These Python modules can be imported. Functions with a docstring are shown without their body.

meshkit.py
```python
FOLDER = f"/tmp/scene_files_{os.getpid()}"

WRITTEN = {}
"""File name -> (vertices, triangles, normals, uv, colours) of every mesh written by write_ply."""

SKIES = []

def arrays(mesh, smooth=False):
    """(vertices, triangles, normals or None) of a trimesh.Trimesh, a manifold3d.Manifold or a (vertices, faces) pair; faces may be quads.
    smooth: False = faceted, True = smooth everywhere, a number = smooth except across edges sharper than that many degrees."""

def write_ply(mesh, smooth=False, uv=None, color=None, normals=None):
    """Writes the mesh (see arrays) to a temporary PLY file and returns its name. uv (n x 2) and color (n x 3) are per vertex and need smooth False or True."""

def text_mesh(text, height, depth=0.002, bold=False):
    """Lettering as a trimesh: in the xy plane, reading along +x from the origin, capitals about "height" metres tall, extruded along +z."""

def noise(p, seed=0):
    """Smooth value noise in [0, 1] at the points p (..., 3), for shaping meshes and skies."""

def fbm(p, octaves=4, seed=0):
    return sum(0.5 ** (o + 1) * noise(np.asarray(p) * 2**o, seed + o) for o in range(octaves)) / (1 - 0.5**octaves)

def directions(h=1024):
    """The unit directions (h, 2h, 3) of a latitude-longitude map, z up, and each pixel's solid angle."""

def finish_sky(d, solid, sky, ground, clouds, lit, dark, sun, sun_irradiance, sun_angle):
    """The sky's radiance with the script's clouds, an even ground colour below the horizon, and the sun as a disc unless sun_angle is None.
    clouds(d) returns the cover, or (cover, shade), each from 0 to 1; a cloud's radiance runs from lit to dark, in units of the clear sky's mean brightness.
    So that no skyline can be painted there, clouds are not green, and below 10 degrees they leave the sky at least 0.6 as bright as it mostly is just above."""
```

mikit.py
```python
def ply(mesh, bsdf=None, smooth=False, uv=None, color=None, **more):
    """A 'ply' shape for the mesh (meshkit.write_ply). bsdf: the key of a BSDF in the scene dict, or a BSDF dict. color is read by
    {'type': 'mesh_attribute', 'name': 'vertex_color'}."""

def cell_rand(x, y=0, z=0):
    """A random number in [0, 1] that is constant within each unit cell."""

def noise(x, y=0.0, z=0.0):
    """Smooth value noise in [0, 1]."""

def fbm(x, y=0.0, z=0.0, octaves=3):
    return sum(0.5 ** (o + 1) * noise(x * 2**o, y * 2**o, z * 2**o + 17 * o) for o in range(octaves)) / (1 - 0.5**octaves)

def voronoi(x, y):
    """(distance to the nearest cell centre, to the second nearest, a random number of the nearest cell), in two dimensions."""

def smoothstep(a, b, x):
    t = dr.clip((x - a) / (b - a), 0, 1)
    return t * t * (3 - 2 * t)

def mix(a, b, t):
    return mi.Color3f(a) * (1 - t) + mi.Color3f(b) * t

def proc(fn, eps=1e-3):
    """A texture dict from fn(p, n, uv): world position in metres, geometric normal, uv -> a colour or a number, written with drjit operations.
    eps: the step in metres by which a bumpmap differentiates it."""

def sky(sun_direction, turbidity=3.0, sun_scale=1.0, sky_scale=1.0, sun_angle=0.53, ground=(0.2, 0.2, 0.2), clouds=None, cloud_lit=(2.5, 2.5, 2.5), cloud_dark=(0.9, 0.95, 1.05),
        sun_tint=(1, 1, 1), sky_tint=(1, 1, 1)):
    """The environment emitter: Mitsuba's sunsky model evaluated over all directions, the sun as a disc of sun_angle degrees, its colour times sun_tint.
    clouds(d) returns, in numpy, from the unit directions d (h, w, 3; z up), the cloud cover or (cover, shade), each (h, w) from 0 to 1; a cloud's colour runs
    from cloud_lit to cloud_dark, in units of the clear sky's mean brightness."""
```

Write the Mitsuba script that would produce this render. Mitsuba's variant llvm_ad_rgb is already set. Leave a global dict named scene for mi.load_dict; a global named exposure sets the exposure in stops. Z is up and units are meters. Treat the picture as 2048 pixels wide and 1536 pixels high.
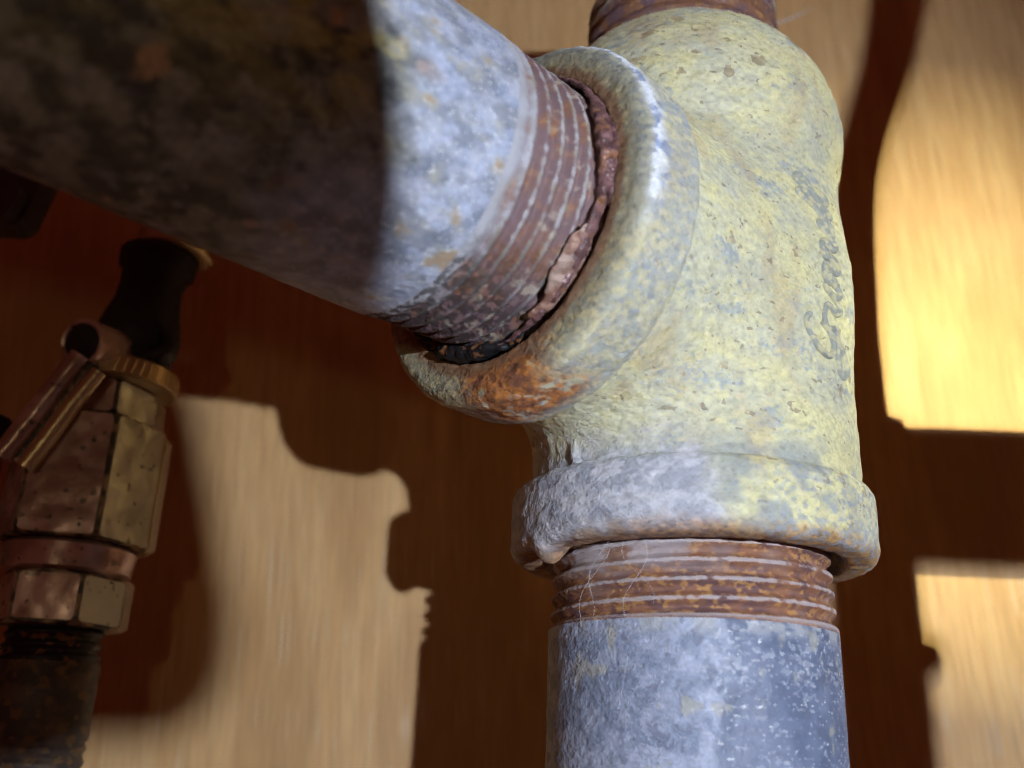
import math, numpy as np, trimesh, shapely.geometry as sg, drjit as dr, mitsuba as mi, mikit, meshkit
from mikit import noise, fbm, smoothstep, mix, cell_rand, voronoi, proc

# All numbers below are in "pipe units" (a 1 inch pipe is 60.3 of them across); U turns them into metres.
U = 0.554e-3
scene, labels = {'type': 'scene'}, {}
T = mi.ScalarTransform4f
def vec(*a): return np.array(a, float)
def M(a): return [float(x) * U for x in a]

# ------------------------------------------------------------------ camera, light, exposure
CAM = vec(-39.93, -213.70, -96.38)
FWD, UPV = vec(0, .93845, .34541), vec(-.04012, -.34514, .93769)
scene['camera'] = {'type': 'thinlens', 'fov': 54.20, 'fov_axis': 'x', 'near_clip': .004, 'far_clip': 5.0,
                   'aperture_radius': 1.5 * U, 'focus_distance': 203 * U,
                   'to_world': T().look_at(origin=M(CAM), target=M(CAM + 200 * FWD), up=[float(c) for c in UPV])}
exposure = 0.6
LAMP = vec(85.5, -340, -87.5)
LAMP_AIM = vec(-4, 0, -18)
COOL = vec(1.0, 1.10, 1.30) * 8500
WARM = vec(1.0, .96, .60)
scene['room_glow'] = {'type': 'constant', 'radiance': {'type': 'rgb', 'value': [.032, .0062, .0042]}}
scene['lamp_beam'] = {'type': 'spot', 'intensity': {'type': 'rgb', 'value': [float(c) * .27 for c in WARM]}, 'cutoff_angle': 15., 'beam_width': 1.5,
                      'to_world': T().look_at(origin=M(LAMP + vec(1.4, 20.5, 5.2)), target=M(vec(112, 95, 26)), up=[0, 0, 1])}
BD = vec(-.7380, -.6747, .0335)            # the side branch: from the middle of the tee towards the viewer's left
BD /= np.linalg.norm(BD)
BX = np.cross(vec(0, 0, 1), BD); BX /= np.linalg.norm(BX)
BZ = np.cross(BD, BX)

# ------------------------------------------------------------------ helpers
def tag(key, label, category=None, group=None, kind=None):
    labels[key] = {k: v for k, v in dict(label=label, category=category, group=group, kind=kind).items() if v}
def free(key):
    if key not in scene: return key
    i = 1
    while f'{key}_{i:03d}' in scene: i += 1
    return f'{key}_{i:03d}'
def add(key, mesh, bsdf, smooth=30, normals=None, parent=None):
    key = free((parent + '__' if parent else '') + key)
    v, f = (np.array(mesh.vertices), np.array(mesh.faces)) if hasattr(mesh, 'vertices') else mesh
    v = v * U
    if normals is not None:
        scene[key] = {'type': 'ply', 'filename': meshkit.write_ply((v, f), True, normals=normals), 'face_normals': False, 'bsdf': {'type': 'ref', 'id': bsdf}}
    else:
        scene[key] = mikit.ply(trimesh.Trimesh(v, f, process=False), bsdf, smooth=smooth)
    return key
def frame(d):
    d = d / np.linalg.norm(d)
    a = np.cross(d, vec(0, 0, 1) if abs(d[2]) < .9 else vec(0, 1, 0)); a /= np.linalg.norm(a)
    return a, np.cross(d, a), d
def sweep(path, radii, n=16, cap=True):
    """A tube of varying radius along a path."""
    path = np.asarray(path, float); radii = np.broadcast_to(radii, len(path))
    tan = np.gradient(path, axis=0); tan /= np.linalg.norm(tan, axis=1, keepdims=True)
    a = frame(tan[0])[0]; V = []
    th = np.arange(n) / n * 2 * np.pi
    for p, t, r in zip(path, tan, radii):
        a = a - t * (a @ t); a /= np.linalg.norm(a); b = np.cross(t, a)
        V.append(p + r * (np.cos(th)[:, None] * a + np.sin(th)[:, None] * b))
    V = np.vstack(V); F = []
    for i in range(len(path) - 1):
        for j in range(n):
            q = [i * n + j, i * n + (j + 1) % n, (i + 1) * n + (j + 1) % n, (i + 1) * n + j]
            F += [[q[0], q[1], q[2]], [q[0], q[2], q[3]]]
    if cap:
        m = len(V); V = np.vstack([V, path[:1], path[-1:]])
        for j in range(n):
            F += [[m, (j + 1) % n, j], [m + 1, m - n + j, m - n + (j + 1) % n]]
    return V, np.array(F)
def spline(pts, n):
    from scipy.interpolate import CubicSpline
    pts = np.asarray(pts, float); s = np.r_[0, np.cumsum(np.linalg.norm(np.diff(pts, axis=0), axis=1))]
    return CubicSpline(s, pts)(np.linspace(0, s[-1], n))
def lathe(profile, o, d, n=96):
    """profile: (height, radius) pairs, from one end to the other."""
    a, b, d = frame(np.asarray(d, float)); th = np.arange(n) / n * 2 * np.pi
    ring = np.cos(th)[:, None] * a + np.sin(th)[:, None] * b
    V = np.vstack([np.asarray(o) + h * d + r * ring for h, r in profile]); F = []
    k = len(profile); i = np.arange(n); j = (i + 1) % n
    for s in range(k - 1):
        F += [np.stack([s * n + i, s * n + j, (s + 1) * n + j], 1), np.stack([s * n + i, (s + 1) * n + j, (s + 1) * n + i], 1)]
    return V, np.vstack(F)
def grit(v, nrm, amp, size, octaves=3, seed=0):
    return v + nrm * ((meshkit.fbm(v / size, octaves, seed) - .5) * 2 * amp)[:, None]
def vertex_normals(v, f):
    n = np.zeros_like(v); fn = np.cross(v[f[:, 1]] - v[f[:, 0]], v[f[:, 2]] - v[f[:, 0]])
    for k in range(3): np.add.at(n, f[:, k], fn)
    return n / np.maximum(np.linalg.norm(n, axis=1, keepdims=True), 1e-12)
def pipe_wall(o, a, b, d, ts, rad, n=420, amp=.12, size=2.5, seed=0):
    """A pipe's outer skin: rows at the heights ts along d, radius rad(t, theta), with grit."""
    th = np.arange(n) / n * 2 * np.pi
    tt, hh = np.meshgrid(ts, th, indexing='ij')
    r = rad(tt, hh)
    rd = np.cos(hh)[..., None] * a + np.sin(hh)[..., None] * b
    v = (np.asarray(o) + tt[..., None] * d + r[..., None] * rd).reshape(-1, 3)
    v = grit(v, rd.reshape(-1, 3), amp, size, 4, seed)
    i, j = np.meshgrid(np.arange(len(ts) - 1), np.arange(n), indexing='ij'); i, j = i.ravel(), j.ravel(); k = (j + 1) % n
    f = np.vstack([np.stack([i * n + j, i * n + k, (i + 1) * n + k], 1), np.stack([i * n + j, (i + 1) * n + k, (i + 1) * n + j], 1)])
    nm = vertex_normals(v, f)
    if (nm * rd.reshape(-1, 3)).sum() < 0: f, nm = f[:, ::-1], -nm
    return v, f, nm, len(ts), n
def split_rows(w, rows):
    """Cuts a pipe wall at row indices into meshes that keep the normals."""
    v, f, nm, m, n = w; out = []
    cuts = [0, *rows, m - 1]
    row = f.min(axis=1) // n
    for lo, hi in zip(cuts[:-1], cuts[1:]):
        s = (row >= lo) & (row < hi)
        out.append((v[lo * n:(hi + 1) * n], f[s] - lo * n, nm[lo * n:(hi + 1) * n]))
    return out
def thread_radius(R, pitch, t_end, t_full, depth, taper=32., hand=1):
    def rad(t, th):
        u = t / pitch + hand * th / (2 * np.pi); w = np.abs(u - np.round(u))          # 0 at a crest, .5 in a root
        prof = np.clip((w - .06) / .36, 0, 1); prof = prof * prof * (3 - 2 * prof)
        fade = np.clip((t_end - t) / (t_end - t_full), 0, 1); fade = fade * fade * (3 - 2 * fade)
        return R - np.maximum(t_end - t, 0) / taper - depth * prof * fade - .25 * fade
    return rad

# ------------------------------------------------------------------ materials
def Q(p): return p.x / U, p.y / U, p.z / U
def rgb(*c): return mi.Color3f(*c)
def surface(key, color, rough=.6, bump=None, height=.05, metallic=0., spec=.4, eps=.12, **more):
    b = {'type': 'principled', 'base_color': color if isinstance(color, dict) else proc(color), 'roughness': rough if not callable(rough) else proc(rough), 'specular': spec, 'metallic': metallic if not callable(metallic) else proc(metallic), **more}
    if bump: b = {'type': 'bumpmap', 'arbitrary': proc(bump, eps * U), 'scale': height * U, 'bsdf': b}
    scene[key] = {'type': 'twosided', 'bsdf': b}

def grain_bump(p, n, uv):
    x, y, z = Q(p)
    return fbm(x * .8, y * .8, z * .8, 3) + .45 * noise(x * 2.3, y * 2.3, z * 2.3) + .25 * noise(x * 4.1, y * 4.1, z * 4.1)
def fine_bump(p, n, uv):
    x, y, z = Q(p)
    return fbm(x * 1.6, y * 1.6, z * 1.6, 3)

def wood_color(p, n, uv):
    x, y, z = Q(p)
    x = x + .06 * z + 2.5 * fbm(x * .03, 0, z * .012, 2)
    st = fbm(x * .5, 3, z * .028, 4)
    fine = fbm(x * 1.1, 9, z * .09, 3)
    wide = fbm(x * .045, 11, z * .011, 3)
    c = mix((.635, .378, .155), (.69, .445, .20), smoothstep(.2, .8, st))
    c = mix(c, (.48, .275, .11), .6 * smoothstep(.45, .72, wide))
    c = c * (.90 + .2 * fine)
    fl = noise(x * .95, 7, z * .045) 
    c = mix(c, (.70, .55, .36), .5 * smoothstep(.60, .92, fl) * smoothstep(.40, .62, fbm(x * .08, 2, z * .05, 3)) * smoothstep(0, -60, z))
    c = mix(c, (.36, .18, .075), .18 * smoothstep(.66, .92, noise(x * 1.3, 5, z * .045)))
    return c
def wood_bump(p, n, uv):
    x, y, z = Q(p)
    return fbm((x + .06 * z) * .9, 3, z * .06, 3)
surface('wood_varnish', wood_color, .5, wood_bump, .03, spec=.3)

def zinc_tone(x, y, z):
    big = fbm(x * .05 + 3, y * .05, z * .035, 3)
    mid = fbm(x * .3, y * .3, z * .3 + 5, 4)
    s2 = noise(x * 2.2, y * 2.2, z * 2.2)
    s5 = noise(x * 1.15, y * 1.15 + 6, z * 1.15)
    c = mix((.35, .388, .485), (.21, .25, .335), smoothstep(.34, .66, mid + .2 * (s5 - .5))) * (.78 + .28 * s2 + .20 * s5)
    return c, big, mid
def lower_pipe_color(p, n, uv):
    x, y, z = Q(p)
    c, big, mid = zinc_tone(x, y, z)
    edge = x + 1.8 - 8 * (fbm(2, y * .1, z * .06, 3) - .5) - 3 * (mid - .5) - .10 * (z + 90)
    # darker right side: shade past a wavy edge, put into the colour
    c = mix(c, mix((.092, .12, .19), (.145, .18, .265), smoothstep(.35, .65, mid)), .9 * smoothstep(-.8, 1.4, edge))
    worn = smoothstep(.52, .64, fbm(x * .09, y * .09 + 8, z * .035, 3))
    c = mix(c, (.30, .33, .42), .32 * worn * smoothstep(-.5, 2, edge))
    a1 = noise(x * 1.7, y * 1.7, z * 1.7); a2 = fbm(x * 1.1 + 9, y * 1.1, z * 1.1, 3); a3 = noise(x * 1.25, y * 1.25 + 40, z * 1.25)
    k = smoothstep(-12, 4, edge) * .75 + .25
    dens = fbm(x * .16, y * .16, z * .10 + 3, 3)
    c = mix(c, (.48, .51, .56), .62 * smoothstep(.71, .90, noise(x * 1.35 + 4, y * 1.35, z * 1.35) + .5 * (dens - .5)) * k)
    c = mix(c, (.40, .43, .50), .5 * smoothstep(.55, .75, a2 + .5 * (dens - .5)) * k)
    c = mix(c, (.66, .68, .70), .8 * smoothstep(.86, .95, a3 + .12 * (a1 - .5)) * k)
    c = mix(c, (.46, .44, .31), .5 * smoothstep(.62, .74, fbm(x * .3 + 31, y * .3, z * .16, 4)))
    c = mix(c, (.13, .145, .21), .55 * smoothstep(.60, .70, fbm(x * .4, y * .4 + 17, z * .33, 4)))
    c = mix(c, (.52, .52, .48), .5 * smoothstep(-76, -73, z) * smoothstep(.4, .6, mid))
    return c
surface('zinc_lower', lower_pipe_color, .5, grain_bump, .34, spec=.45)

def big_pipe_color(p, n, uv):
    x, y, z = Q(p)
    c, big, mid = zinc_tone(x, y, z)
    t = -(x * -BD[0] + y * -BD[1] + z * -BD[2])
    c = mix(c, (.46, .48, .53), .6 * smoothstep(.40, .66, fbm(x * .32 + 40, y * .32, z * .32, 4) + .3 * (mid - .5)))
    c = mix(c, (.17, .185, .215), .65 * smoothstep(.44, .66, fbm(x * .19, y * .19 + 21, z * .21, 4) + .35 * (mid - .5)))
    ye = fbm(x * .24, y * .24, z * .24 + 60, 5)
    c = mix(c, (.44, .42, .31), .5 * smoothstep(.54, .70, ye + .2 * (mid - .5)))
    c = mix(c, (.36, .22, .10), .6 * smoothstep(.66, .74, ye))
    sp = noise(x * 1.5, y * 1.5, z * 1.5)
    c = mix(c, (.58, .60, .62), .45 * smoothstep(.66, .84, sp))
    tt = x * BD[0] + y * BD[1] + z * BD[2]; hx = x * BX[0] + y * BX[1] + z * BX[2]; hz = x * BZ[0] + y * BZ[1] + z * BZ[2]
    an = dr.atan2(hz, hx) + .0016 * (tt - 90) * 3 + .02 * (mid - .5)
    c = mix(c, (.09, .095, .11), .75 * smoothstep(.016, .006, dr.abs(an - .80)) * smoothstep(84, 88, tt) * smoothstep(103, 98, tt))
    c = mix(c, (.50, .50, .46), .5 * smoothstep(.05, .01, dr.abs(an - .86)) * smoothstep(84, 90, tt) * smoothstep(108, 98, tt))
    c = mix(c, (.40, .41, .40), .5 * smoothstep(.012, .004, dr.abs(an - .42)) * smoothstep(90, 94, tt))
    c = c * mi.Color3f(1.0, .99, .97)
    # grime and old paint, plus the shaded length's darkness put into the colour
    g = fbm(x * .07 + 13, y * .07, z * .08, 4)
    grime_shade = smoothstep(-6, 12, t - 104 + 42 * (g - .5))
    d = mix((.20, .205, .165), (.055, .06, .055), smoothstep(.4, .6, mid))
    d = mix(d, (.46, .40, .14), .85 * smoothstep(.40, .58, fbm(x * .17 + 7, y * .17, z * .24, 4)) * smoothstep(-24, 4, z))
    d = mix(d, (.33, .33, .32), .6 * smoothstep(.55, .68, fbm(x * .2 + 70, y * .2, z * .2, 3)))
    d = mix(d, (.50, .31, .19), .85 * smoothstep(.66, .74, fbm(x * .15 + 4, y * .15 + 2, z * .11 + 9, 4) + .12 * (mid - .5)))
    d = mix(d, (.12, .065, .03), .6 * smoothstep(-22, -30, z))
    c = mix(c, d * (.7 + .6 * sp), .93 * grime_shade)
    return c
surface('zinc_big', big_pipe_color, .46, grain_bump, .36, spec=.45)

def rust_tone(x, y, z):
    a = fbm(x * .28, y * .28, z * .28, 4); b = fbm(x * .9 + 5, y * .9, z * .9, 3)
    c = mix((.27, .125, .07), (.15, .08, .075), smoothstep(.38, .62, a))
    c = mix(c, (.46, .24, .085), .8 * smoothstep(.52, .68, b))
    c = mix(c, (.30, .20, .165), .6 * smoothstep(.55, .7, fbm(x * .15 + 9, y * .15, z * .15, 3)))
    return c, a, b
def lower_thread_color(p, n, uv):
    x, y, z = Q(p)
    c, a, b = rust_tone(x, y, z)
    r = dr.sqrt(dr.square(x + .5) + y * y)
    crest = r - (29.45 - dr.maximum(z + 72.2, 0) / 32.)
    m = smoothstep(-.11, -.02, crest + .22 * (b - .5)) * smoothstep(-72.3, -71.2, z)
    c = mix(c, (.46, .41, .40), .72 * m)
    c = mix(c, (.55, .50, .50), .7 * smoothstep(-66, -59, z) * smoothstep(4, -16, x) * smoothstep(.35, .6, a))
    return c
surface('rust_thread', lower_thread_color, .75, grain_bump, .30, spec=.3)
def big_thread_color(p, n, uv):
    x, y, z = Q(p)
    c, a, b = rust_tone(x, y, z)
    z1 = z - .97; t = x * BD[0] + y * BD[1] + z1 * BD[2]
    r = dr.sqrt(x * x + y * y + z1 * z1 - t * t)
    crest = r - (28.45 - dr.maximum(81. - t, 0) / 32.)
    c = mix(c * .85, (.185, .12, .125), .85 * smoothstep(.22, .56, a))
    m = smoothstep(-.42, -.14, crest + .7 * (b - .5))
    c = mix(c, mix((.27, .265, .24), (.44, .44, .44), smoothstep(.4, .62, a)), .75 * m)
    c = mix(c, (.40, .41, .44), .65 * smoothstep(75, 80, t + 6 * (a - .5)))
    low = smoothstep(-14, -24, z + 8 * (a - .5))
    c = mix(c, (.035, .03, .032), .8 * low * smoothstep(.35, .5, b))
    c = mix(c, (.46, .40, .31), .6 * smoothstep(.60, .76, fbm(x * .5, y * .5, z * .5, 3)) * smoothstep(76, 68, t))
    return c
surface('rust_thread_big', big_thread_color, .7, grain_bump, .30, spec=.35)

def ring_color(p, n, uv):
    x, y, z = Q(p)
    c, a, b = rust_tone(x, y, z)
    c = mix(c * .75, (.15, .09, .105), .6 * smoothstep(.4, .6, a))
    r = dr.sqrt(dr.square(x - .7) + y * y)
    return mix(c, (.36, .34, .26), .8 * smoothstep(24.0, 24.35, r + .5 * (b - .5)) * smoothstep(78, 80, z))
surface('rust_ring', ring_color, .7, grain_bump, .3)
def tee_color(p, n, uv):
    x, y, z = Q(p)
    t = x * BD[0] + y * BD[1] + z * BD[2]
    rb = dr.sqrt(dr.maximum(x * x + y * y + z * z - t * t, 0))
    ang = (x * BX[0] + y * BX[1] + z * BX[2])
    f1 = fbm(x * .35, y * .35, z * .35, 4)
    f2 = fbm(x * .12 + 5, y * .12, z * .12, 4)
    f3 = fbm(x * .055, y * .055 + 9, z * .055, 3)
    sp = fbm(x * .9, y * .9, z * .9 + 3, 3)
    s2 = noise(x * 2.3, y * 2.3, z * 2.3); s3 = noise(x * 1.05 + 7, y * 1.05, z * 1.05)
    wx, wy, wz = x + 2.2 * (sp - .5), y + 2.2 * (s3 - .5), z + 2.6 * (f1 - .5)
    c = mix((.54, .51, .265), (.47, .46, .295), smoothstep(.30, .68, f2 + .22 * (f1 - .5)))
    # thinner deposit, so greyer, on the front and left; thicker and yellower towards the right
    thin = smoothstep(26, -8, x + 30 * (f3 - .5) + 14 * (f2 - .5))
    c = mix(c, (.44, .445, .345), .5 * thin * smoothstep(.28, .66, f1 + .35 * (s2 - .5)))
    c = mix(c, (.575, .54, .29), .45 * smoothstep(.46, .68, fbm(x * .16, y * .16 + 40, z * .16, 4) + .15 * (sp - .5)) * (1 - .6 * thin))
    fl = smoothstep(.52, .80, f2 + .7 * (sp - .5) + .35 * (s2 - .5))
    c = mix(c, (.34, .355, .31), .36 * fl)
    pat = smoothstep(.645, .74, fbm(x * .10 + 50, y * .10 + 3, z * .14, 3) + .40 * (sp - .5) + .26 * (s2 - .5))
    c = mix(c, (.235, .28, .32), .55 * pat)
    # brown stains, chips and specks
    st = smoothstep(.50, .70, fbm(x * .16, y * .16, z * .05 + 30, 4) + .2 * (s3 - .5))
    c = mix(c, (.40, .31, .165), .45 * st)
    chip = smoothstep(.80, .84, noise(wx * .30 + 11, wy * .30, wz * .24 + 6)) * smoothstep(.45, .55, noise(x * .06 + 4, y * .06, z * .06 + 2))
    c = mix(c, mix((.17, .10, .055), (.30, .20, .10), smoothstep(.4, .7, s3)), .55 * chip)
    dots = smoothstep(.82, .9, noise(wx * .8, wy * .8 + 3, wz * .8))
    c = mix(c, (.16, .11, .07), .6 * dots)
    # lilac zinc bloom on the lower collar's and neck's left half
    bloom = smoothstep(2, -7, x + 16 * (f2 - .5) + 7 * (f1 - .5)) * smoothstep(-33, -42, z + 12 * (f3 - .5) + 8 * (f1 - .5))
    c = mix(c, mix((.43, .44, .49), (.28, .30, .36), smoothstep(.4, .62, f1)), .88 * bloom)
    grey = smoothstep(.40, .52, f2) * smoothstep(-36, -42, z) * smoothstep(-8, 2, x) * smoothstep(34, 14, x)
    c = mix(c, (.17, .20, .23), .55 * grey)
    # rust under the lower collar's lip
    lip = smoothstep(-54.2, -57.2, z + 3.5 * (f1 - .5)) * smoothstep(41, 36, dr.sqrt(dr.square(x - 1.5) + y * y) + 6 * (f2 - .5))
    c = mix(c, mix((.33, .17, .06), (.16, .085, .045), smoothstep(.4, .6, sp)), .85 * lip)
    c = mix(c, (.34, .23, .13), .5 * smoothstep(.52, .68, f1) * smoothstep(-53, -57, z))
    c = mix(c, (.25, .28, .31), .6 * smoothstep(.50, .62, sp + .3 * (s2 - .5)) * smoothstep(-41, -44, z) * smoothstep(2, 12, x))
    # the branch collar: tan annulus, dark ring, blue-white bead highlight put into the colour
    face = smoothstep(55.7, 58.7, t)
    outer = smoothstep(32.5, 36.5, rb + 3 * (f1 - .5))
    tan = mix((.33, .285, .16), (.22, .21, .15), smoothstep(.38, .6, sp))
    ring = mix((.16, .18, .19), (.30, .30, .22), smoothstep(.40, .62, sp))
    up = smoothstep(-20, 4, z)
    c = mix(c, mix(tan, ring, .9 * outer * up), .92 * face)
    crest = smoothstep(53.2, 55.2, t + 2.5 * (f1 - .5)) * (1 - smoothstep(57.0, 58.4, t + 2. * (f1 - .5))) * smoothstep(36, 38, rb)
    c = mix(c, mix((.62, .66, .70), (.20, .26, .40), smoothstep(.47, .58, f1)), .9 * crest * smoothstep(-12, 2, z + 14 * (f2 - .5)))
    side = .75 * smoothstep(43.5, 45.5, t) * (1 - smoothstep(55, 57, t)) * smoothstep(36.8, 38.1, rb)
    c = mix(c, mix((.37, .35, .25), (.23, .255, .275), smoothstep(.40, .58, sp + .5 * (f1 - .5))), .8 * side)
    # orange rust run at the bottom of the branch collar
    run = smoothstep(-24, -30, z + 7 * (f1 - .5)) * smoothstep(45, 50, t) * smoothstep(17, 6, dr.abs(ang - 3) + 12 * (f2 - .5))
    c = mix(c, mix((.50, .175, .03), (.16, .055, .028), smoothstep(.34, .62, .55 * f1 + .45 * sp)), .92 * run * smoothstep(.34, .50, f1 + .12 * (sp - .5) + .07))
    rim = smoothstep(33.6, 31.6, rb + 1.6 * (f1 - .5)) * smoothstep(53, 57, t)
    c = mix(c, (.17, .085, .045), .85 * rim)
    s4 = noise(x * .8 + 3, y * .8, z * .8 + 8); pit = smoothstep(.66, .80, noise(x * 1.35 + 20, y * 1.35, z * 1.35))
    c = c * (.76 + .30 * s2 + .34 * s3 + .26 * s4) * (1 - .13 * pit)
    return c
surface('tee_patina', tee_color, .62, grain_bump, .38, spec=.35)
surface('letter_zinc', lambda p, n, uv: mix((.32, .335, .28), (.52, .49, .30), smoothstep(.42, .62, fbm(*[c * .8 for c in Q(p)], 3))), .65, fine_bump, .2)
def crust_color(p, n, uv):
    x, y, z = Q(p)
    c = mix((.10, .052, .05), (.19, .10, .098), smoothstep(.35, .65, fbm(x * .6, y * .6, z * .6, 3)))
    return mix(c, (.30, .14, .06), .6 * smoothstep(.58, .7, fbm(x * .35 + 3, y * .35, z * .35, 3)))
surface('old_sealant', crust_color, .32, grain_bump, .3)
def scale_color(p, n, uv):
    x, y, z = Q(p)
    a = fbm(x * .5, y * .5, z * .5, 4)
    c = mix((.36, .22, .165), (.20, .10, .07), smoothstep(.38, .6, a))
    c = mix(c, (.45, .17, .03), .8 * smoothstep(-22, -28, z + 5 * (a - .5)))
    return mix(c, (.42, .36, .31), .35 * smoothstep(.54, .64, fbm(x * .3 + 8, y * .3, z * .3, 3)))
surface('rust_scale', scale_color, .5, grain_bump, .35, spec=.5)
def iron_color(p, n, uv):
    x, y, z = Q(p)
    a = fbm(x * .25, y * .25, z * .25, 4)
    c = mix((.11, .075, .05), (.055, .045, .04), smoothstep(.38, .6, a))
    return mix(c, (.20, .115, .04), .7 * smoothstep(.56, .68, fbm(x * .4 + 4, y * .4, z * .4, 3)))
surface('brown_iron', iron_color, .55, fine_bump, .2)
surface('black_thread', lambda p, n, uv: mix((.012, .012, .013), (.16, .07, .03), smoothstep(.60, .68, fbm(*[c * .5 for c in Q(p)], 3))), .5, fine_bump, .2)
surface('black_rubber', lambda p, n, uv: mix((.012, .013, .015), (.02, .02, .022), fbm(*[c * .3 for c in Q(p)], 3)), .62, fine_bump, .1)
surface('dark_steel', lambda p, n, uv: mix((.045, .05, .055), (.075, .08, .082), fbm(*[c * .3 for c in Q(p)], 3)), .45, fine_bump, .1)
def brass_color(p, n, uv):
    x, y, z = Q(p)
    c = mix((.68, .49, .46), (.58, .43, .41), fbm(x * .2, y * .2, z * .2, 3))
    q2 = fbm(x * .9, y * .9, z * .9, 3)
    c = mix(c, (.30, .17, .13), .65 * smoothstep(.46, .64, fbm(x * .13 + 5, y * .13, z * .10, 3)))
    pit = smoothstep(.70, .80, q2) + .7 * smoothstep(.80, .88, noise(x * .45 + 3, y * .45, z * .45) + .2 * (q2 - .5))
    return mix(c, (.03, .025, .022), dr.clip(pit, 0, 1) * .92)
def dent_bump(p, n, uv):
    x, y, z = Q(p)
    return fbm(x * .16, y * .16, z * .16, 2) + .03 * noise(x * 1.2, y * 1.2, z * 1.2)
def silver_color(p, n, uv):
    x, y, z = Q(p)
    c = mix((.60, .64, .60), (.70, .74, .70), fbm(x * .3, y * .3, z * .3, 3))
    c = mix(c, (.30, .30, .25), .35 * smoothstep(.45, .66, fbm(x * .14 + 8, y * .14, z * .09, 3)))
    return mix(c, (.05, .05, .045), .8 * smoothstep(.82, .90, noise(x * .7, y * .7, z * .7)))
surface('pitted_brass', brass_color, .30, dent_bump, .6, metallic=.5)
surface('dull_plating', silver_color, .30, dent_bump, .6, metallic=.5)
surface('tan_brass', lambda p, n, uv: mix((.44, .34, .24), (.34, .27, .18), fbm(*[c * .3 for c in Q(p)], 3)), .5, fine_bump, .1, metallic=.3)
surface('plain_brass', lambda p, n, uv: mix((.62, .50, .30), (.55, .40, .26), fbm(*[c * .25 for c in Q(p)], 3)), .35, fine_bump, .1, metallic=.8)
surface('bevel_dirt', lambda p, n, uv: mix((.05, .045, .045), (.30, .21, .14), smoothstep(.4, .65, fbm(*[c * .35 for c in Q(p)], 3))), .45, metallic=.4)
surface('web', {'type': 'rgb', 'value': [.62, .62, .62]}, .6)

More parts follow.
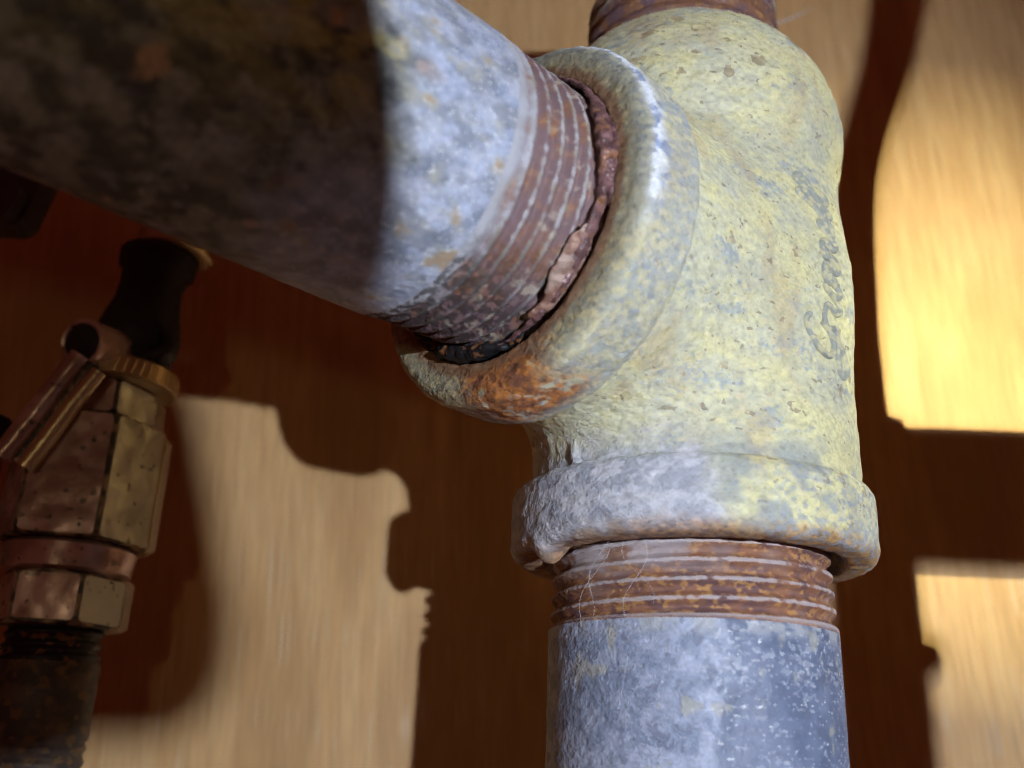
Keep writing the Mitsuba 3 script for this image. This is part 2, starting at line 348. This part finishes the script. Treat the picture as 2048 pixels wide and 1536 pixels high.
# ------------------------------------------------------------------ wooden board behind
def board(x0, x1, z0, z1, y0, y1):
    b = trimesh.creation.box(bounds=[[x0, y0, z0], [x1, y1, z1]]); return b
add('wooden_panel', board(-520, 480, -420, 560, 95, 115), 'wood_varnish', smooth=False)
tag('wooden_panel', 'varnished tan plywood panel with vertical grain behind all the pipes', 'wood panel')
def scratch(pts, r): return sweep(pts, r, 6)
k = add('scratch', scratch([vec(24.8, 94.93, 152), vec(40, 94.93, 160), vec(62, 94.93, 171), vec(70, 94.93, 176)], [.1, .35, .35, .1]), 'web', parent='wooden_panel')
labels[k] = {'label': 'long pale slanting scratch'}

# ------------------------------------------------------------------ cast tee
CX = .7                                                  # the casting sits a little off its pipes
def rcyl(rho, h, R, h0, h1, rr):
    c, H = (h0 + h1) / 2, (h1 - h0) / 2
    dx, dy = rho - R + rr, np.abs(h - c) - H + rr
    return np.minimum(np.maximum(dx, dy), 0) + np.hypot(np.maximum(dx, 0), np.maximum(dy, 0)) - rr
def smin(a, b, k):
    h = np.clip(.5 + .5 * (b - a) / k, 0, 1); return b * (1 - h) + a * h - k * h * (1 - h)
TOPZ = [30, 35, 39, 44, 49, 55, 59.5, 63.5, 66.8, 69.6]; TOPR = [34.5, 36.2, 37.2, 37.6, 37.0, 35.4, 33.2, 30.4, 27.2, 24.0]
def tee_sdf(p):
    x, y, z = p[..., 0], p[..., 1], p[..., 2]
    rho = np.hypot(x - CX, y)
    t = p @ BD; rb = np.sqrt(np.maximum((p * p).sum(-1) - t * t, 0))
    body = rcyl(rho, z, 35.2, -50, 41, 2)
    branch = rcyl(rb, t, 35.5, -10, 56, 2)
    d = smin(body, branch, 9)
    top = np.maximum(np.maximum((rho - np.interp(z, TOPZ, TOPR)) * .8, z - 69.4), 34 - z)
    d = smin(d, top, 2.0)
    d = smin(d, rcyl(np.hypot(x + .3, y), z, 38.4, -58, -43, 2.4), .6)
    d = smin(d, rcyl(rb, t, 38.2, 43.2, 59.0, 3.4), .9)
    nub = np.sqrt((x + 31) ** 2 + (y + 16) ** 2 + ((z + 57.5) * .9) ** 2) - 3.2
    d = smin(d, nub, 2.0)
    fa = math.radians(-141); u = (x - CX) * -math.sin(fa) + y * math.cos(fa); q = (x - CX) * math.cos(fa) + y * math.sin(fa)
    fin = np.maximum(np.maximum(np.abs(u + .06 * (z + 35)) - .7, np.abs(z + 33) - 12), np.abs(q - 34) - 2.1 - .5 * np.sin(z * .9))
    d = smin(d, fin, 1.3)
    rp = np.hypot(x, y)
    d = np.maximum(d, -np.maximum(rp - 30.4 - np.maximum(-53.5 - z, 0) * .35, z + 28))
    d = np.maximum(d, -np.maximum(rb - 29.3 - np.maximum(t - 57.4, 0) * .45, 30 - t))
    d = np.maximum(d, -np.maximum(np.hypot(x - CX, y) - 23.2, 60 - z))
    return d
def surface_nets(fn, lo, hi, h):
    ax = [np.arange(a, b + h, h) for a, b in zip(lo, hi)]
    n = [len(a) for a in ax]
    F = np.empty(n, np.float32)
    for i in range(n[0]):
        g = np.stack(np.meshgrid(ax[0][i:i + 1], ax[1], ax[2], indexing='ij'), -1); F[i] = fn(g)[0]
    S = F < 0
    c = [slice(None, -1), slice(1, None)]
    total = sum(S[c[i], c[j], c[k]].astype(np.int8) for i in (0, 1) for j in (0, 1) for k in (0, 1))
    act = (total > 0) & (total < 8)
    idx = -np.ones(act.shape, np.int64); idx[act] = np.arange(act.sum())
    cell = np.argwhere(act); acc = np.zeros((len(cell), 3)); cnt = np.zeros(len(cell))
    for a in range(3):
        for u in (0, 1):
            for v in (0, 1):
                o0 = np.zeros(3, int); o0[(a + 1) % 3], o0[(a + 2) % 3] = u, v
                o1 = o0.copy(); o1[a] = 1
                f0, f1 = F[tuple((cell + o0).T)], F[tuple((cell + o1).T)]
                x = (f0 < 0) != (f1 < 0); s = np.where(x, f0 / np.where(x, f0 - f1, 1), 0)
                q = o0 + s[:, None] * (o1 - o0); acc[x] += q[x]; cnt[x] += 1
    V = (cell + acc / cnt[:, None]) * h + np.asarray(lo)
    faces = []
    for a in range(3):
        b, cc = (a + 1) % 3, (a + 2) % 3
        s0 = [slice(None)] * 3; s1 = [slice(None)] * 3; s0[a], s1[a] = slice(None, -1), slice(1, None)
        X = S[tuple(s0)] != S[tuple(s1)]; e = np.argwhere(X)
        e = e[(e[:, b] > 0) & (e[:, cc] > 0) & (e[:, b] < n[b] - 1) & (e[:, cc] < n[cc] - 1)]
        inside = S[tuple(e.T)]
        def at(u, v):
            m = e.copy(); m[:, b] -= u; m[:, cc] -= v; return idx[tuple(m.T)]
        q = np.stack([at(1, 1), at(0, 1), at(0, 0), at(1, 0)], 1)
        q = np.where(inside[:, None], q, q[:, ::-1]); faces += [q[:, [0, 1, 2]], q[:, [0, 2, 3]]]
    return V, np.vstack(faces)
def sdf_grad(v, e=.15):
    g = np.stack([tee_sdf(v + e * d) - tee_sdf(v - e * d) for d in np.eye(3)], 1) / (2 * e); return g
tv, tf = surface_nets(tee_sdf, (-73, -72, -63), (43, 42, 83), .68)
for _ in range(3):
    g = sdf_grad(tv); tv = tv - np.clip(tee_sdf(tv) / np.maximum((g * g).sum(1), .2), -.4, .4)[:, None] * g
g = sdf_grad(tv); g /= np.maximum(np.linalg.norm(g, axis=1, keepdims=True), 1e-9)
tv = tv + g * ((meshkit.fbm(tv / 11, 3, 5) - .5) * .20 + (meshkit.fbm(tv / 2.4, 3, 6) - .5) * .62)[:, None]
tn = vertex_normals(tv, tf)
if (tn * g).sum() < 0: tf, tn = tf[:, ::-1], -tn
cen = tv[tf].mean(1); tt = cen @ BD; rr = np.sqrt(np.maximum((cen ** 2).sum(1) - tt ** 2, 0))
which = np.where((tt > 45.1) & (rr < 44) & (cen[:, 2] < 43), 1, np.where(cen[:, 2] < -43.2, 2, np.where(cen[:, 2] > 40.5, 3, 0)))
for w, name in enumerate(('body', 'branch_collar', 'lower_collar', 'reducing_shoulder')):
    f = tf[which == w]; used = np.unique(f); m = -np.ones(len(tv), np.int64); m[used] = np.arange(len(used))
    add(name, (tv[used], m[f]), 'tee_patina', normals=tn[used], parent='pipe_tee')
tag('pipe_tee', 'cream and blue-grey weathered cast tee fitting with raised script lettering, joining the pipes', 'pipe fitting')

# raised script lettering, read from below upwards along the right side of the casting
def script_word():
    """Strokes of a joined, slanted hand: (s along the word, h above the line), h = 0..1 for small letters."""
    W = []
    G = [(1.5, 1.75), (1.15, 2.0), (.6, 1.75), (.3, 1.1), (.45, .45), (.95, .3), (1.4, .75), (1.55, 1.15), (1.3, .3), (.95, -.55), (.4, -.8), (.05, -.5), (.5, -.1), (1.5, .15), (1.9, .3)]
    W.append(G)
    x = 2.0
    W.append([(x - .15, .2), (x + .25, .95), (x + .5, .8), (x + .42, .3), (x + .6, .02), (x + .95, .3)]); x += .95      # r
    W.append([(x - .05, .25), (x + .28, .95), (x + .2, .3), (x + .4, .02), (x + .75, .35)]); x += .7                  # i
    W.append([(x + .2, 1.42), (x + .3, 1.5)])
    for _ in range(2):                                                                                               # n n
        W.append([(x - .05, .2), (x + .25, .95), (x + .2, .05)])
        W.append([(x + .2, .3), (x + .55, .95), (x + .78, .8), (x + .72, .25), (x + .88, .02), (x + 1.2, .3)]); x += 1.15
    W.append([(x - .05, .25), (x + .4, .5), (x + .62, .82), (x + .42, .98), (x + .2, .6), (x + .3, .1), (x + .62, .05), (x + .95, .4)]); x += .9   # e
    for _ in range(2):                                                                                               # l l
        W.append([(x - .05, .3), (x + .5, 1.1), (x + .72, 1.75), (x + .5, 1.95), (x + .3, 1.4), (x + .25, .5), (x + .42, .04), (x + .85, .35)]); x += .8
    return W, x
W, wl = script_word()
Z0, Z1, HT = -21.5, 21.0, 5.4
def on_casting(s, h):
    z = Z0 + (Z1 - Z0) * (s + .30 * h) / (wl + .5); th = math.radians(-45) - h * HT / 36.4
    r = 34.0; o = vec(CX, 0, z); d = vec(math.cos(th), math.sin(th), 0)
    for _ in range(6): r -= float(tee_sdf(o + r * d))
    return o + (r + .05) * d
for i, st in enumerate(W):
    pts = spline([on_casting(*q) for q in st], 5 * len(st) + 3)
    prev = 'pipe_tee__letter_stroke'
    V, F = sweep(pts, np.r_[.4, np.full(len(pts) - 2, .74), .5], 10)
    V = V + ((meshkit.fbm(V / 1.5, 2, i) - .5) * .5)[:, None] * vec(.5, -.8, 0)
    k = add('letter_stroke', (V, F), 'letter_zinc', smooth=60, parent='pipe_tee')

# ------------------------------------------------------------------ lower pipe
key = 'galvanized_pipe'
X, Y, Z = np.eye(3)
ts = np.r_[np.arange(-40, -73.0, -.27), np.arange(-73.5, -260, -.9)][::-1]
down = pipe_wall(vec(-.5, 0, 0), X, Y, Z, ts, lambda t, th: thread_radius(29.7, 3.55, 72.2, 70, 1.2)(-t, th), 430, .20, 1.9, 3)
cut = int(np.argmin(np.abs(ts + 72.1)))
lo, hi = split_rows(down, [cut])
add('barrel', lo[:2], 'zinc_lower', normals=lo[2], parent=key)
add('thread', hi[:2], 'rust_thread', normals=hi[2], parent=key)
labels[key + '__thread'] = {'label': 'orange-brown rusted thread with pale worn crests'}
tag(key, 'blue-grey galvanised pipe with rusty thread screwed up into the tee from below', 'pipe')

# ------------------------------------------------------------------ big pipe from the upper left
key = 'galvanized_pipe_001'
ts = np.r_[np.arange(40, 82, .3), np.arange(82.3, 150, .8), np.arange(151, 292, 1.6)]
rad = thread_radius(28.5, 3.5, 81, 74, 1.2, hand=-1)
big = pipe_wall(vec(0, 0, .97), BX, BZ, BD, ts, rad, 440, .16, 2.6, 8)
cut = int(np.argmin(np.abs(ts - 81.2)))
th_, ba_ = split_rows(big, [cut])
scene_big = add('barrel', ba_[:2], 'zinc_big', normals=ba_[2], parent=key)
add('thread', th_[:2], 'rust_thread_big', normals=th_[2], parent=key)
labels[key + '__thread'] = {'label': 'rusty brown thread with greyish worn crests'}
tag(key, 'thick grime-stained galvanised pipe coming from the upper left into the branch of the tee', 'pipe')
def crust(ang0, ang1, t0, width, thick, seed, mat, name, base=30.4, n=150, m=24):
    """A lumpy ridge of old sealant or rust lying round the joint; angles are measured round the branch."""
    aa = np.linspace(ang0, ang1, n); cc = np.linspace(0, 2 * np.pi, m, endpoint=False)
    A, C = np.meshgrid(aa, cc, indexing='ij')
    end = np.sin(np.clip((A - ang0) / (ang1 - ang0), 0, 1) * np.pi) ** .45
    wob = meshkit.noise(np.stack([A * 5, A * 0 + seed, A * 0], -1), seed)
    w = width * end * (.55 + .9 * wob); h = thick * end * (.6 + .8 * meshkit.noise(np.stack([A * 8, A * 0 + seed + 4, A * 0], -1), seed + 1))
    t = t0 + w * np.cos(C) + 1.5 * (wob - .5); r = base + h * np.sin(C)
    v = vec(0, 0, .97) + t[..., None] * BD + r[..., None] * (np.cos(A)[..., None] * BX + np.sin(A)[..., None] * BZ)
    v = v.reshape(-1, 3); i, j = np.meshgrid(np.arange(n - 1), np.arange(m), indexing='ij'); i, j = i.ravel(), j.ravel(); k = (j + 1) % m
    f = np.vstack([np.stack([i * m + j, i * m + k, (i + 1) * m + k], 1), np.stack([i * m + j, (i + 1) * m + k, (i + 1) * m + j], 1)])
    nm = vertex_normals(v, f)
    v = grit(v, nm, .75, 1.7, 4, seed)
    return v, f

# ------------------------------------------------------------------ pipe leaving the top
key = 'pipe_plug'
ts = np.r_[np.arange(62, 84.2, .35)]
topw = pipe_wall(vec(CX, 0, 0), X, Y, Z, ts, lambda t, th: 24.4 - .02 * (t - 75) - 1.1 * np.clip((np.abs(t / 4.6 + th / 6.283 - np.round(t / 4.6 + th / 6.283)) - .12) / .3, 0, 1), 300, .3, 2.2, 12)
add('thread', topw[:2], 'rust_ring', normals=topw[2], parent=key)
add('head', lathe([(83.5, 0), (83.5, 23.6), (85.2, 24.2), (86, 23.0), (86, 0)], vec(CX, 0, 0), Z, 96), 'rust_ring', smooth=40, parent=key)
tag(key, 'purple-brown rusty threaded plug closing the top of the tee', 'pipe plug')
k = add('joint_fill', crust(math.radians(-24), math.radians(40), 60.2, 1.5, 1.2, 2, 0, 0, base=28.8), 'old_sealant', smooth=70, parent='galvanized_pipe_001')
labels[k] = {'label': 'lumpy purple-brown ridge of old thread sealant'}
add('joint_fill', crust(math.radians(-18), math.radians(24), 58.8, 1.0, 1.0, 7, 0, 0, base=29.6), 'old_sealant', smooth=70, parent='galvanized_pipe_001')
k = add('joint_fill', crust(math.radians(-88), math.radians(75), 59.6, 1.0, .75, 21, 0, 0, base=28.9, n=260), 'old_sealant', smooth=70, parent='galvanized_pipe_001')
add('joint_fill', crust(math.radians(-158), math.radians(-72), 58.6, 1.7, 1.5, 33, 0, 0, base=28.9, n=160), 'black_thread', smooth=70, parent='galvanized_pipe_001')  # black filler in the joint gap, its shade given as colour
k = add('rust_scale', crust(math.radians(-66), math.radians(-26), 60.0, 2.4, .55, 12, 0, 0, base=28.8), 'rust_scale', smooth=70, parent='galvanized_pipe_001')
labels[k] = {'label': 'orange-brown rust scale at the bottom of the joint'}

# ------------------------------------------------------------------ valve hanging at the left, in front of the panel
VX, VY = -152.0, 45.0
def hexnut(x, y, z0, z1, rc, turn, chamfer=.8, n=6):
    import manifold3d as mf
    r = rc
    pts = [(r * math.cos(turn + i * 2 * math.pi / n), r * math.sin(turn + i * 2 * math.pi / n)) for i in range(n)]
    body = mf.Manifold.extrude(mf.CrossSection([pts]), z1 - z0)
    c = chamfer; ap = r * math.cos(math.pi / n); H = z1 - z0; e = r - ap
    prof = mf.CrossSection([[(0, 0), (ap - .2, 0), (r + .02, e * .62), (r + .02, H - e * .62), (ap - .2, H), (0, H)]])
    turned = mf.Manifold.revolve(prof, 96)
    m = (body ^ turned).translate((x, y, z0)).to_mesh()
    return m.vert_properties[:, :3], m.tri_verts
def face_slab(x, y, z0, z1, rc, turn, i, inset, proud, n=6):
    """One flat of a hexagon, a plate standing slightly proud with its edges bevelled."""
    a0, a1 = turn + i * 2 * math.pi / n, turn + (i + 1) * 2 * math.pi / n
    p0, p1 = vec(math.cos(a0), math.sin(a0), 0) * rc, vec(math.cos(a1), math.sin(a1), 0) * rc
    nrm = (p0 + p1) / np.linalg.norm(p0 + p1); e = (p1 - p0) / np.linalg.norm(p1 - p0); L = np.linalg.norm(p1 - p0)
    poly = sg.box(inset, z0 + inset * .8, L - inset, z1 - inset * .8).buffer(-1.2).buffer(1.2)
    import manifold3d as mf
    cs = mf.CrossSection([list(sg.polygon.orient(poly).exterior.coords)[:-1]])
    m = mf.Manifold.extrude(cs, proud + .5, scale_top=(1, 1)).to_mesh()
    v = m.vert_properties[:, :3]
    w = p0 + v[:, :1] * e + nrm * (v[:, 2:3] - .5) + vec(x, y, 0)
    w[:, 2] += v[:, 1]
    return w, m.tri_verts
key = 'brass_valve'
turn = math.radians(8.4)
add('neck', lathe([(-70, 0), (-70, 10.5), (-58.6, 13), (-57.8, 15.6), (-52.2, 16.4), (-51.4, 15.6), (-50, 12), (-50, 0)], vec(VX, VY, 0), Z), 'pitted_brass', smooth=40, parent=key)
# lower hexagon, then the big one, then the small offset one, each with its own visible flats
add('lower_hex', hexnut(VX, VY, -71.5, -58.4, 15.2, turn), 'bevel_dirt', smooth=20, parent=key)
for nm_, x_, z0_, z1_, r_ in (('backing', 2.2, -70.8, -57.4, 11.5), ('backing', 2.5, -50.0, -17.4, 15.0), ('backing', 2.4, -18.6, -7.4, 12.0)):
    add(nm_, hexnut(VX + x_, VY + 9.5, z0_, z1_, r_, math.radians(22)), 'tan_brass', smooth=20, parent=key)
add('lit_rim_strip', sweep([vec(VX + 19.0 * math.cos(turn) - .15, VY + 19.0 * math.sin(turn) - .6, -49), vec(VX + 19.0 * math.cos(turn) - .15, VY + 19.0 * math.sin(turn) - .6, -20.5)], .8, 8), 'plain_brass', smooth=60, parent=key)  # pale brass strip standing in for the warm light on this rim
FL = {}
for name, (hx, z0, z1, rc, tn_) in {'lower_hex': (VX, -71.0, -59.0, 15.2, turn), 'big_hex': (VX, -50.8, -18.6, 19.3, turn), 'small_hex': (VX, -18.0, -8.2, 15.3, turn)}.items():
    if name != 'lower_hex': add(name, hexnut(hx, VY, z0, z1, rc, tn_), 'bevel_dirt', smooth=20, parent=key)
    for i in range(6):
        am = math.degrees(tn_ + (i + .5) * math.pi / 3) % 360
        right = am > 300 or am < 60
        mat = 'dull_plating' if right else 'pitted_brass'
        k = add('flat', face_slab(hx, VY, z0, z1, rc, tn_, i, .8 if rc > 18 else .6, .3), mat, smooth=25, parent=key + '__' + name)
tagflat = None
add('knurled_ring', lathe([(-8.2, 0), (-8.2, 14.8), (-7.6, 15.8), (-3.0, 15.8), (-2.2, 15.0), (-1.6, 8), (-1.6, 0)], vec(VX + 4, VY, 0), Z), 'plain_brass', smooth=40, parent=key)
for i in range(44):
    a = i / 44 * 2 * math.pi
    o = vec(VX + 4 + 15.7 * math.cos(a), VY + 15.7 * math.sin(a), 0)
    if math.sin(a) > .35: continue
    add('ridge', sweep([o + vec(0, 0, -7.3), o + vec(-.9 * math.sin(a), .9 * math.cos(a), -3.3)], .42, 6), 'plain_brass', smooth=False, parent=key + '__knurled_ring')
# lever: a folded channel running down to the left from a round pivot
lev0, lev1 = vec(-150.2, 25, -5.5), vec(-160.8, 25, -26.0)
lx = vec(.86, 0, -.5)
add('lever', sweep([lev0, (lev0 + lev1) / 2, lev1, lev1 + (lev1 - lev0) * .35], [2.7, 2.9, 3.0, 3.0], 14), 'pitted_brass', smooth=50, parent=key)
add('lever_fold', sweep([lev0 + lx * 6.2 + vec(0, 0, -1), (lev0 + lev1) / 2 + lx * 6.4, lev1 + lx * 6.6, lev1 + lx * 6.6 + (lev1 - lev0) * .3], [2.0, 2.3, 2.5, 2.5], 14), 'plain_brass', smooth=50, parent=key)
add('lever_web', sweep([lev0 + lx * 3.2 + vec(0, 1.4, 0), lev1 + lx * 3.4 + vec(0, 1.4, 0), lev1 + lx * 3.4 + vec(0, 1.4, 0) + (lev1 - lev0) * .3], 2.2, 10), 'bevel_dirt', smooth=50, parent=key)
PV = vec(-150.0, 27, -1.4)
add('pivot_boss', lathe([(-14, 5.6), (0, 6.2), (2.4, 6.2), (2.8, 5.7), (2.4, 5.1), (1.6, 4.9), (1.6, 0)], PV, vec(-.25, -.95, -.2), 64), 'pitted_brass', smooth=40, parent=key)
add('pivot_screw', lathe([(1.7, 4.8), (2.2, 4.7), (2.6, 3.6), (2.8, 0)], PV, vec(-.25, -.95, -.2), 48), 'black_rubber', smooth=40, parent=key)
tag(key, 'pitted brass hexagon valve with plated flats and a lever, hanging at the left edge', 'valve')

key = 'rubber_sleeve'
prof = [(-2.2, 0), (-2.2, 8.2), (-.5, 8.6), (.4, 10.0), (1.8, 10.6), (2.6, 9.4), (3.4, 9.6), (4.6, 11.2), (9, 11.3), (13, 10.4), (18, 9.0), (23, 8.5), (27, 9.0), (28.2, 9.4), (28.8, 10.5), (32.8, 10.8), (34.0, 10.0), (34.6, 7), (34.6, 0)]
v, f = lathe(prof, vec(-145.2, VY, 0), vec(.085, 0, 1), 72)
v = v + ((meshkit.fbm(v / 6, 3, 4) - .5) * 1.6)[:, None] * vec(.7, -.7, 0)
add('tube', (v, f), 'black_rubber', smooth=50, parent=key)
wing = [vec(-139, 38, 13.0), vec(-134.6, 38, 7.2), vec(-132.9, 38, 3.6), vec(-136, 38, .5), vec(-141, 39, 1.0)]
add('flared_tab', sweep(spline(wing, 14), np.linspace(1.0, 2.2, 14), 10), 'black_rubber', smooth=50, parent=key)
tag(key, 'black rubber sleeve pushed over the stem above the brass valve', 'rubber sleeve')
key = 'brass_collar'
o = vec(-141.4, VY, 0)
add('ring', lathe([(33.6, 7), (33.6, 9.6), (34.2, 10.6), (38.2, 10.9), (39.0, 10.2), (39.2, 6)], o, vec(.085, 0, 1), 72), 'plain_brass', smooth=40, parent=key)
add('stem', lathe([(38.6, 7.6), (90, 7.6)], o, vec(.05, 0, 1), 48), 'pitted_brass', smooth=40, parent=key)
tag(key, 'shiny brass collar peeping out between the black sleeve and the thick grimy pipe', 'collar')

key = 'iron_pipe'
ts = np.r_[np.arange(-66, -80.5, -.35), np.arange(-81, -97, -.8), np.arange(-97, -112, -.35), np.arange(-113, -220, -3)][::-1]
def irad(t, th):
    r = thread_radius(12.1, 2.9, 80, 78, .9, 40.)(-t, th)
    low = (t < -98) & (t > -110)
    w = np.abs(t / 3.2 + th / 6.283 - np.round(t / 3.2 + th / 6.283))
    return np.where(low, 12.1 - .8 * np.clip(w / .4, 0, 1), np.where(t < -97, 11.9, r))
iw = pipe_wall(vec(VX, VY, 0), X, Y, Z, ts, irad, 160, .16, 2.2, 31)
c1 = int(np.argmin(np.abs(ts + 98))); c2 = int(np.argmin(np.abs(ts + 80)))
parts = split_rows(iw, [c1, c2])
add('lower_end', parts[0][:2], 'brown_iron', normals=parts[0][2], parent=key)
add('barrel', parts[1][:2], 'brown_iron', normals=parts[1][2], parent=key)
add('thread', parts[2][:2], 'black_thread', normals=parts[2][2], parent=key)
tag(key, 'dark brown iron nipple with black thread below the brass valve', 'pipe')

key = 'brass_cock'
v, f = hexnut(0, 0, -7, 7, 11, .35)
add('nut', lathe([(-44, 0), (-44, 8.6), (-42.6, 9.6), (-26.5, 9.6), (-25.0, 8.6), (-25.0, 0)], vec(-182.6, 40, 0), Z, 60), 'pitted_brass', smooth=30, parent=key)
add('cap', lathe([(-25, 0), (-25, 7.5), (-23.6, 9.0), (-20.5, 9.4), (-18.4, 8.4), (-17.6, 5), (-17.4, 0)], vec(-181.0, 40, 0), Z, 60), 'black_rubber', smooth=40, parent=key)
add('stem', lathe([(-120, 6.5), (-44, 6.5)], vec(-182.6, 40, 0), Z, 40), 'dark_steel', smooth=40, parent=key)
tag(key, 'second brass fitting with black cap, just showing at the left edge beside the valve', 'fitting')

key = 'steel_bracket'
import manifold3d as mf
poly = sg.Polygon([(-250, 37.3), (-179.5, 37.3), (-174.0, 61), (-174.0, 74), (-250, 74)]).buffer(-4.2).buffer(4.2, quad_segs=8)
m = mf.Manifold.extrude(mf.CrossSection([list(sg.polygon.orient(poly).exterior.coords)[:-1]]), 9).to_mesh(); v = m.vert_properties[:, :3]
add('plate', (np.stack([v[:, 0], 36 + v[:, 2], v[:, 1]], 1), m.tri_verts), 'dark_steel', smooth=30, parent=key)
poly = sg.Polygon([(-250, 37.0), (-181, 37.0), (-178, 48), (-250, 48)]).buffer(-3.2).buffer(3.2, quad_segs=8)
m = mf.Manifold.extrude(mf.CrossSection([list(sg.polygon.orient(poly).exterior.coords)[:-1]]), 5).to_mesh(); v = m.vert_properties[:, :3]
add('lip', (np.stack([v[:, 0], 30.8 + v[:, 2], v[:, 1] + .2], 1), m.tri_verts), 'dark_steel', smooth=30, parent=key)
tag(key, 'dark rounded end of a steel bracket under the thick pipe at the left edge', 'bracket')

# ------------------------------------------------------------------ cobweb strands on the lower thread
rng = np.random.default_rng(5); strands = []
for i in range(4):
    a = math.radians(-125 + rng.uniform(-9, 12)); z0, z1 = -58 + rng.uniform(-2, 1), -72 + rng.uniform(-4, 3)
    a1 = a + rng.uniform(-.25, .25); n = 10; s = np.linspace(0, 1, n)
    an = a + (a1 - a) * s + .05 * np.sin(s * 6 + i); zz = z0 + (z1 - z0) * s; r = 30.6 + .5 * np.sin(s * math.pi)
    strands.append(sweep(np.stack([r * np.cos(an), r * np.sin(an), zz], 1), .03, 4, False))
off = 0; Vs, Fs = [], []
for v, f in strands: Vs.append(v); Fs.append(f + off); off += len(v)
add('cobweb', (np.vstack(Vs), np.vstack(Fs)), 'web', smooth=False)
tag('cobweb', 'wispy pale cobweb strands across the rusty lower thread', 'cobweb', kind='stuff')

# ------------------------------------------------------------------ what stands outside the frame: torch, phone, added shadow-casting pipework and fill lamps
D = LAMP_AIM - LAMP; D /= np.linalg.norm(D)
la, lb, _ = frame(D)
n = 40; th = np.arange(n) / n * 2 * np.pi; rad_l = 3.0
lens = (np.vstack([LAMP, LAMP + rad_l * (np.cos(th)[:, None] * la + np.sin(th)[:, None] * lb)]), np.array([[0, 1 + i, 1 + (i + 1) % n] for i in range(n)]))
k = add('lens', lens, 'web', smooth=False, parent='pocket_torch')
scene[k]['emitter'] = {'type': 'area', 'radiance': {'type': 'rgb', 'value': [float(c) for c in COOL]}}
add('barrel', lathe([(-.6, 0), (-.6, 10.5), (19, 10.5), (19, 11.6), (-4, 11.6), (-16, 8.5), (-80, 8.5), (-80, 0)], LAMP, D, 40), 'dark_steel', smooth=30, parent='pocket_torch')
tag('pocket_torch', 'slim dark pocket torch shining on the tee from behind right of the viewer', 'torch')

import shapely
import shapely
poly = sg.Polygon([(29.5, -89.6), (29, -80), (24, -64), (14, -42), (-8, 15), (-150, -38), (-150, -95.5), (-20, -94.5), (0, -93), (12, -93), (17, -90.4)]).buffer(-6).buffer(6, quad_segs=12)
m = mf.Manifold.extrude(mf.CrossSection([list(sg.polygon.orient(poly).exterior.coords)[:-1]]), 5).to_mesh(); v = m.vert_properties[:, :3]
add('smartphone', (np.stack([v[:, 0], -226 + v[:, 2], v[:, 1]], 1), m.tri_verts), 'black_rubber', smooth=40)
scene['smartphone__case'] = scene.pop('smartphone')
fl = vec(-128, -220.8, -48); n2 = 32; t2 = np.arange(n2) / n2 * 2 * np.pi
disc = (np.vstack([fl, fl + 4 * (np.cos(t2)[:, None] * X + np.sin(t2)[:, None] * Z)]), np.array([[0, 1 + (i + 1) % n2, 1 + i] for i in range(n2)]))
if np.cross(disc[0][disc[1][0][1]] - disc[0][0], disc[0][disc[1][0][2]] - disc[0][0])[1] < 0: disc = (disc[0], disc[1][:, ::-1])
k = add('fill_light', disc, 'web', smooth=False, parent='smartphone')
scene[k]['emitter'] = {'type': 'area', 'radiance': {'type': 'rgb', 'value': [76., 63., 36.]}}  # added fill light near the viewpoint, brightens the shaded thick pipe
tag('smartphone', 'dark phone held upright behind the viewpoint, an added fill light on its face, shading the thick pipe', 'phone')

key = 'shadow_pipework'
TY = -130.0  # unseen pipework added and shaped to cast the right-hand wall shadow
add('riser', lathe([(-200, 7), (-66, 7), (-64, 7.6), (-44, 7.6)], vec(80, TY, 3.4), Z, 48), 'dark_steel', smooth=40, parent=key)
add('collar', lathe([(-82.5, 7), (-81.4, 9.2), (-80.6, 9.5), (-77.6, 9.5), (-76.6, 9.0), (-75.8, 7)], vec(79.8, TY, 3.4), Z, 48), 'dark_steel', smooth=40, parent=key)
add('branch', lathe([(-6, 7), (0, 10.6), (12, 10.9), (12.4, 10.9), (200, 10.9)], vec(80, TY, -52.2), X, 48), 'dark_steel', smooth=40, parent=key)
hp = spline([vec(80, TY, -52), vec(80.4, TY, -38), vec(81.2, TY, -25), vec(83.6, TY, 2.6), vec(89.2, TY, 20.5), vec(93.6, TY, 38.8), vec(100, TY, 72)], 40) + vec(0, 0, 3)
add('hose', sweep(hp, np.interp(hp[:, 2], [-52, -25, 2, 20, 39, 72], [6, 4, 4.2, 4.6, 5.2, 6]), 16), 'black_rubber', smooth=60, parent=key)
tag(key, 'dark riser with side branch and hose to the right, unseen and shaped to cast the wall shadow', 'pipework')

LAMP2 = vec(-215, -430, 60); D2 = vec(-150, 30, -30) - LAMP2; D2 /= np.linalg.norm(D2); la, lb, _ = frame(D2)  # added lamp without a known source, aimed to brighten the valve
bulb = (np.vstack([LAMP2, LAMP2 + 6 * (np.cos(th)[:, None] * la + np.sin(th)[:, None] * lb)]), lens[1])
k = add('bulb', bulb, 'web', smooth=False, parent='added_lamp')
scene[k]['emitter'] = {'type': 'area', 'radiance': {'type': 'rgb', 'value': [620., 560., 590.]}}
add('shade', lathe([(-.6, 0), (-.6, 9), (105, 9), (105, 10), (-4, 10), (-30, 6), (-30, 0)], LAMP2, D2, 40), 'dark_steel', smooth=30, parent='added_lamp')
tag('added_lamp', 'dim added lamp behind left of the viewer, hooded to brighten the valve', 'lamp')
